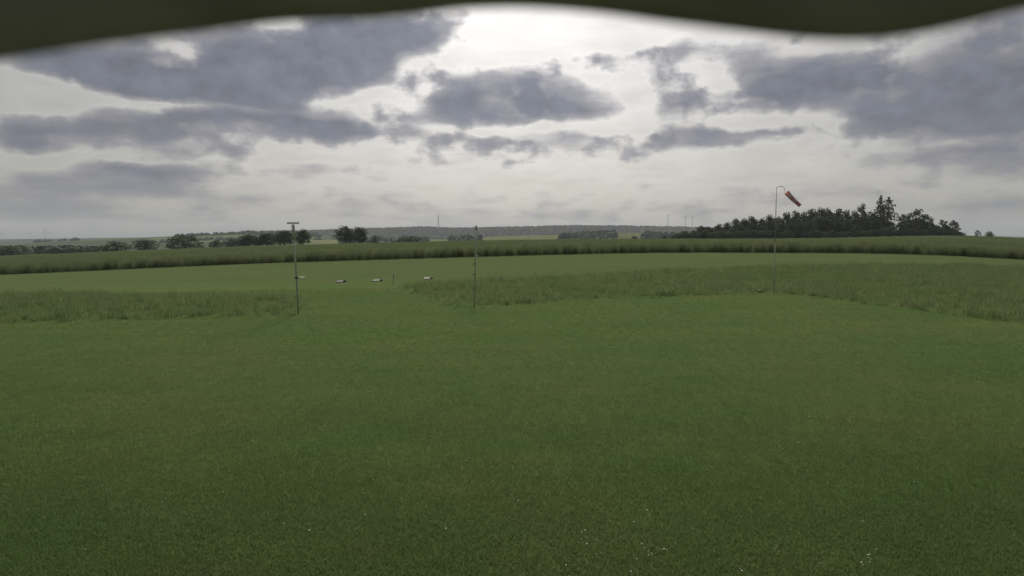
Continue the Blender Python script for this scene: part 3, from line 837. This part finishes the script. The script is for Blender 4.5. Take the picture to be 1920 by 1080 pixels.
for (px, top, w, Y, var, lab) in [
    (18, 461, 44, 330, BUSHV[0], 'dark bush at the far left end of the rye field'),
    (218, 452, 52, 322, BUSHV[1], 'low rounded bush, first of the hedge after the valley wood'),
    (272, 449, 48, 324, BUSHV[2], 'low rounded bush, second of the hedge beside the tallest hedge bush'),
    (346, 437, 62, 322, DOME, 'tall broad bush, biggest of the hedge behind the rye'),
    (404, 449, 26, 324, BUSHV[0], 'small bush alone in the hedge gap'),
    (436, 447, 30, 330, BUSHV[1], 'small bush against the tree group by the T-topped pole'),
    (466, 439, 46, 336, BROAD[0], 'tree at the outer end of the group behind the T-topped pole'),
    (500, 436, 42, 340, BROAD[1], 'middle tree of the group behind the T-topped pole'),
    (534, 431, 46, 332, BROAD[2], 'tree just before the T-topped pole in the group'),
    (568, 429, 32, 326, BROAD[3], 'dense flat-topped tree just past the T-topped pole'),
    (648, 423, 40, 330, BROAD[4], 'taller half of the big lone tree pair in the field'),
    (674, 425, 34, 333, BROAD[1], 'rounder half of the big lone tree pair in the field'),
    (702, 440, 18, 420, BUSHV[2], 'small faint tree beside the big lone tree pair'),
    (768, 440, 50, 328, DOME, 'wide dome-shaped bush below the tall mast'),
    (1190, 442, 14, 325, BUSHV[0], 'tiny bush on the field edge between the mast and turbines'),
    (1246, 441, 15, 325, BUSHV[2], 'tiny bush on the field edge below the lone turbine'),
    (1262, 440, 15, 328, BUSHV[1], 'tiny bush right beside the start of the wood')]:
    broad_ = var in BROAD
    tree('broadleaf_tree' if broad_ else 'shrub', var, px, top, Y, w * 1.22, lab, 'tree' if broad_ else 'shrub', None, unit_w=7.6 if broad_ else 8.6)

# ------------------------------------------------------------------ poles and windsock
def pole_axis(px0, py0, px1, py1):
    X, Y = hit(px0, py0); z = Tz(X, Y)
    x1, _, z1 = at(px1, py1, Y)
    return Vector((X, Y, z)), Vector((x1 - X, 0, z1 - z))

b, t = pole_axis(560, 588, 549.5, 419)
e = empty('wooden_pole', b); tag(e, 'pole with a crossbar on top at the end of the uncut strip', 'pole')
part('pole', tube([(0, 0, -.3), t * .5, t * .82], [.050, .046, .044], 10), M_POLE, e, True)
part('top_section', tube([t * .82, t * .99], [.075, .055], 10), M_POLE, e, True)
part('crossbar', box(t.x, 0, t.z + .02, .60, .09, .075), M_POLE, e)
part('bracket', merge(box(t.x * .95 - .07, -.04, t.z * .95, .012, .02, .3, None), box(t.x * .95 + .07, -.04, t.z * .95, .012, .02, .3)), M_DARKM, e)
part('clamp', tube([t * .40 - Vector((0, 0, .04)), t * .40 + Vector((0, 0, .04))], [.10, .10], 10), M_DARKM, e)

b, t = pole_axis(889, 575, 893, 423)
e = empty('metal_pole', b); tag(e, 'bare slender pole with small brackets at the near meadow corner', 'pole')
part('pole', tube([(0, 0, -.3), t * .6, t * .97], [.036, .034, .032], 10), M_POLE, e, True)
part('cap', tube([t * .955, t], [.055, .055], 10), M_POLE, e, True)
for fz in (.40, .53, .22):
    part('bracket', box(t.x * fz - .06, -.03, t.z * fz, .16, .05, .05), M_DARKM, e)
part('insulator', tube([t * .625 + Vector((.04, -.06, -.03)), t * .625 + Vector((.10, -.06, .0)), t * .625 + Vector((.14, -.06, .03))], [.03, .045, .03], 8), M_WHITEP, e, True)

b, t = pole_axis(1451, 550, 1456, 350)
sY = b.y
e = empty('windsock', b); tag(e, 'red windsock hanging from the hooked arm of a tall thin mast', 'windsock')
part('lower_mast', tube([(0, 0, -.3), t * .48], [.034, .032], 10), M_POLE, e, True)
part('upper_mast', tube([t * .48, t], [.028, .020], 10), M_GALV, e, True)
def rel(px, py, dy=0.0): return Vector(at(px, py, sY + dy)) - b
arm = part('arm', tube([rel(1456, 350), rel(1468, 349.5), rel(1470, 352), rel(1471, 357)], [.022, .020, .018, .016], 8), M_GALV, e, True)
c0, c1_ = rel(1474.5, 360.5), rel(1500.5, 386, -.25)
axis = (c1_ - c0)
NSEG = 6
radf = lambda u: .160 * (1 - u) + .100 * u
sideA = axis.normalized().orthogonal().normalized(); sideB = axis.normalized().cross(sideA)
def ring(u, k, n=20, flut=0.03):
    a = 6.283 * k / n; r = radf(u) * (1 + flut * math.sin(5 * a + u * 7))
    return c0 + axis * u + (sideA * math.cos(a) + sideB * math.sin(a)) * r - Vector((0, 0, .03 * math.sin(math.pi * u)))
for s_ in range(NSEG):
    vs, fs = [], []; n = 20; st = 4
    for i in range(st + 1):
        for k in range(n): vs.append(ring((s_ + i / st) / NSEG, k))
    for i in range(st):
        for k in range(n): fs.append((i * n + k, i * n + (k + 1) % n, (i + 1) * n + (k + 1) % n, (i + 1) * n + k))
    me = mesh('sock_band', vs, fs, True)
    o = link('sock_band', me, M_PALE if s_ in (1, 3) else M_RED, e)
    md = o.modifiers.new('cloth', 'SOLIDIFY'); md.thickness = .004
part('hoop', tube([ring(0, k, 20, 0) for k in range(21)], [.010] * 21, 6, False), M_GALV, e, True)
for k in (0, 5, 10, 15):
    part('bridle_line', tube([rel(1471, 357), ring(0, k)], [.004, .004], 4), M_PALE, e)

# ------------------------------------------------------------------ little things on the runway edge
def tent_marker(px, py, wpx, rz, stripes, label):
    X, Y = hit(px, py); W = wpx / FPX * Y
    e = empty('runway_marker', (X, Y, Tz(X, Y)), rz); tag(e, label, 'marker', 'runway edge markers')
    for sgn in (-1, 1):
        Mx = Matrix.Translation((0, sgn * .235, .09)) @ Matrix.Rotation(-sgn * math.radians(17), 4, 'X')
        p = part('panel', box(0, 0, 0, W, .50, .02, Mx), M_WHITEP, e)
        for (x0, x1) in stripes:
            Ms = Mx @ Matrix.Translation((0, 0, .013))
            v = [Ms @ Vector(q) for q in ((x0 * W - .12, -.25, 0), (x1 * W - .12, -.25, 0), (x1 * W + .02, .25, 0), (x0 * W + .02, .25, 0),
                                          (x0 * W - .12, -.25, .006), (x1 * W - .12, -.25, .006), (x1 * W + .02, .25, .006), (x0 * W + .02, .25, .006))]
            q = part('stripe', (v, [(3, 2, 1, 0), (4, 5, 6, 7), (0, 1, 5, 4), (1, 2, 6, 5), (2, 3, 7, 6), (3, 0, 4, 7)]), M_DARKB, e)
            q.parent = p
    for sgn in (-1, 1): part('foot_bar', box(0, sgn * .48, .02, W, .04, .04), M_DARKB, e)
    part('ridge_bar', tube([(-W / 2, 0, .165), (W / 2, 0, .165)], [.018, .018], 6), M_DARKB, e)
tent_marker(640, 529, 13, -.25, ((-.46, -.10), (.12, .5)), 'dark tent-shaped marker board with one pale stripe, nearest the T-topped pole')
tent_marker(708, 527, 13, -.25, ((-.46, -.16), (.10, .36)), 'striped dark and white tent-shaped marker board beside the short post')
tent_marker(803, 523, 12, -.3, ((.18, .26),), 'mostly white tent-shaped marker board at the meadow edge')

def board(px, py, w, d, hgt, rz, label):
    X, Y = hit(px, py)
    e = empty('white_board', (X, Y, Tz(X, Y)), rz); tag(e, label, 'board')
    part('plate', box(0, 0, hgt, w, d, .03, Matrix.Rotation(.12, 4, 'X')), M_WHITEP, e)
    for sx in (-1, 1): part('foot', box(sx * w * .4, 0, hgt / 2, .05, d * .8, hgt), M_DARKB, e)
board(566, 521, .45, .30, .06, .2, 'small flat white board lying just past the T-topped pole')
board(1424, 548, .20, .20, .12, .5, 'small white block at the foot of the windsock mast')

def post(px0, py0, top, r, label):
    b, t = pole_axis(px0, py0, px0 + .5, top)
    e = empty('fence_post', b); tag(e, label, 'post')
    part('stake', tube([(0, 0, -.2), t * .9, t], [r, r, r * .7], 8), M_POLE, e)
    part('wire_clip', box(t.x * .7, -r, t.z * .7, r * 2.4, r, .05), M_DARKM, e)
post(737.5, 533, 513, .04, 'short dark stake at the near corner of the meadow between the markers')
post(103, 551, 536, .035, 'short dark stake standing in the uncut strip at far left')

# ------------------------------------------------------------------ far mast and wind turbines
X, Y, Z = at(822, 430, 2790)
e = empty('radio_mast', (X, Y, Z - 8)); tag(e, 'very tall thin radio mast on the wooded ridge', 'mast')
hh = at(822, 401.5, 2790)[2] - Z + 8
def lattice(z0, z1, w0, w1, n):
    ps = []
    cr = [(-1, -1), (1, -1), (1, 1), (-1, 1)]
    for (a, c) in cr: ps.append(tube([(a * w0 / 2, c * w0 / 2, z0), (a * w1 / 2, c * w1 / 2, z1)], [.5, .4], 5))
    for i in range(n):
        u0, u1 = i / n, (i + 1) / n; wa, wb = w0 + (w1 - w0) * u0, w0 + (w1 - w0) * u1; za, zb = z0 + (z1 - z0) * u0, z0 + (z1 - z0) * u1
        for j in range(4):
            (a, c), (a2, c2) = cr[j], cr[(j + 1) % 4]
            ps.append(tube([(a * wa / 2, c * wa / 2, za), (a2 * wb / 2, c2 * wb / 2, zb)], [.28, .28], 4))
    return merge(*ps)
part('lower_lattice', lattice(0, hh * .55, 4.6, 3.4, 8), M_MAST, e)
part('upper_lattice', lattice(hh * .55, hh * .85, 3.4, 2.3, 6), M_MAST, e)
part('antenna', tube([(0, 0, hh * .84), (0, 0, hh)], [1.0, .7], 8), M_MAST, e)
part('platform', box(0, 0, hh * .55, 4.6, 4.6, .8), M_MAST, e)

def blade_vf():
    vs, fs = [], []
    for (r, c, th) in ((1.5, 2.0, 1.8), (8, 3.6, .9), (20, 2.6, .5), (34, 1.5, .3), (44, .5, .12)):
        vs += [(-c * .35, -th / 2, r), (c * .65, 0, r), (-c * .35, th / 2, r)]
    for i in range(4):
        for k in range(3): fs.append((i * 3 + k, i * 3 + (k + 1) % 3, i * 3 + 3 + (k + 1) % 3, i * 3 + 3 + k))
    fs += [(2, 1, 0), (12, 13, 14)]
    return vs, fs
BLADE = mesh('blade', *blade_vf()); BLADE.materials.append(M_TURB)
TOWER = mesh('tower', *tube([(0, 0, -40), (0, 0, 0), (0, 0, 98)], [3.2, 3.0, 1.7], 12), True); TOWER.materials.append(M_TURB)
NAC = mesh('nacelle', *box(0, 2.2, 100, 4.2, 11, 4.4)); NAC.materials.append(M_TURB)
HUB = mesh('hub', *tube([(0, -3.2, 100), (0, -5.0, 100), (0, -6.4, 100)], [2.0, 1.8, .5], 10), True); HUB.materials.append(M_TURB)
def turbine(px, hub_py, Y, yaw, ph, label):
    X, _, Z = at(px, hub_py, Y)
    e = empty('wind_turbine', (X, Y, Z - 72), yaw); e.scale = (.72, .72, .72); tag(e, label, 'wind turbine', 'wind turbines on the horizon')
    link('tower', TOWER, None, e); link('nacelle', NAC, None, e); link('hub', HUB, None, e)
    for k in range(3):
        o = link('blade', BLADE, None, e); o.location = (0, -4.6, 100); o.rotation_euler = (0, ph + k * 2.0944, 0)
turbine(1.5, 440, 4032, .5, .3, 'wind turbine cut by the left edge of the picture')
turbine(57, 439, 4032, .2, .9, 'shorter of the two full turbines on the left hill')
turbine(83.5, 434, 3816, 1.2, 1.75, 'taller of the two full turbines on the left hill')
turbine(1252.5, 404.5, 4104, 1.35, .2, 'lone turbine standing apart, tallest one near the wood')
turbine(1285, 407.5, 4248, 1.0, .6, 'middle turbine of three before the wood, first of the close pair')
turbine(1298, 407, 4248, 1.2, 1.0, 'turbine nearest the wood, second of the close pair')

# ------------------------------------------------------------------ the dark sheet overhanging the camera's shelter
EY = 0.25
edge_px = [(-900, 40), (-700, 90), (-420, 150), (-200, 140), (0, 110), (120, 88), (250, 66), (400, 42), (470, 26), (530, 14), (620, 12), (700, 12), (780, 2), (860, -9), (980, -12), (1100, -4), (1200, 8), (1300, 26),
           (1400, 44), (1480, 58), (1560, 64), (1640, 62), (1710, 48), (1780, 26), (1850, 4), (1930, -14), (2100, -20), (2300, 10), (2500, 55), (2700, 80), (2900, 50)]
exs = np.array([at(x, y, EY)[0] for x, y in edge_px]); ezs = np.array([at(x, y, EY)[2] for x, y in edge_px])
xs = np.linspace(-0.95, 0.95, 381)
period = exs[-1] - exs[0]
zs = np.interp((xs - exs[0]) % period + exs[0], exs, ezs)
k = np.exp(-np.linspace(-2, 2, 9) ** 2); k /= k.sum(); zs = np.convolve(np.pad(zs, 4, mode='edge'), k, mode='valid')
rows = [(EY, None), (EY - .01, .03), (EY - .02, .07), (EY - .10, .105), (EY - .30, .13), (EY - .75, .17)]
VX = np.zeros((len(xs), len(rows), 3))
for j, (yy, up) in enumerate(rows):
    zt = zs if up is None else np.maximum(zs + .004, 4.055 + up)
    VX[:, j] = np.stack([xs, np.full(xs.shape, yy), zt], -1)
aw = link('awning', grid_mesh('awning', VX), M_TARP)
md = aw.modifiers.new('thickness', 'SOLIDIFY'); md.thickness = .006; md.offset = 1
tag(aw, 'dark out-of-focus sheet with a wavy edge overhanging the top of the view', 'awning')

# ------------------------------------------------------------------ haze
hb = box(0, 2250, 40, 13400, 9300, 230)
hz_o = link('haze', mesh('haze', *hb)); tag(hz_o, 'thin grey haze over the whole landscape', kind='stuff')
m, nt, out = new_mat('haze')
pv = nt.nodes.new('ShaderNodeVolumePrincipled'); pv.inputs['Color'].default_value = (.66, .71, .78, 1)
pv.inputs['Density'].default_value = 1.0e-4; pv.inputs['Anisotropy'].default_value = 0.0
nt.links.new(pv.outputs[0], out.inputs['Volume'])
hz_o.data.materials.append(m)
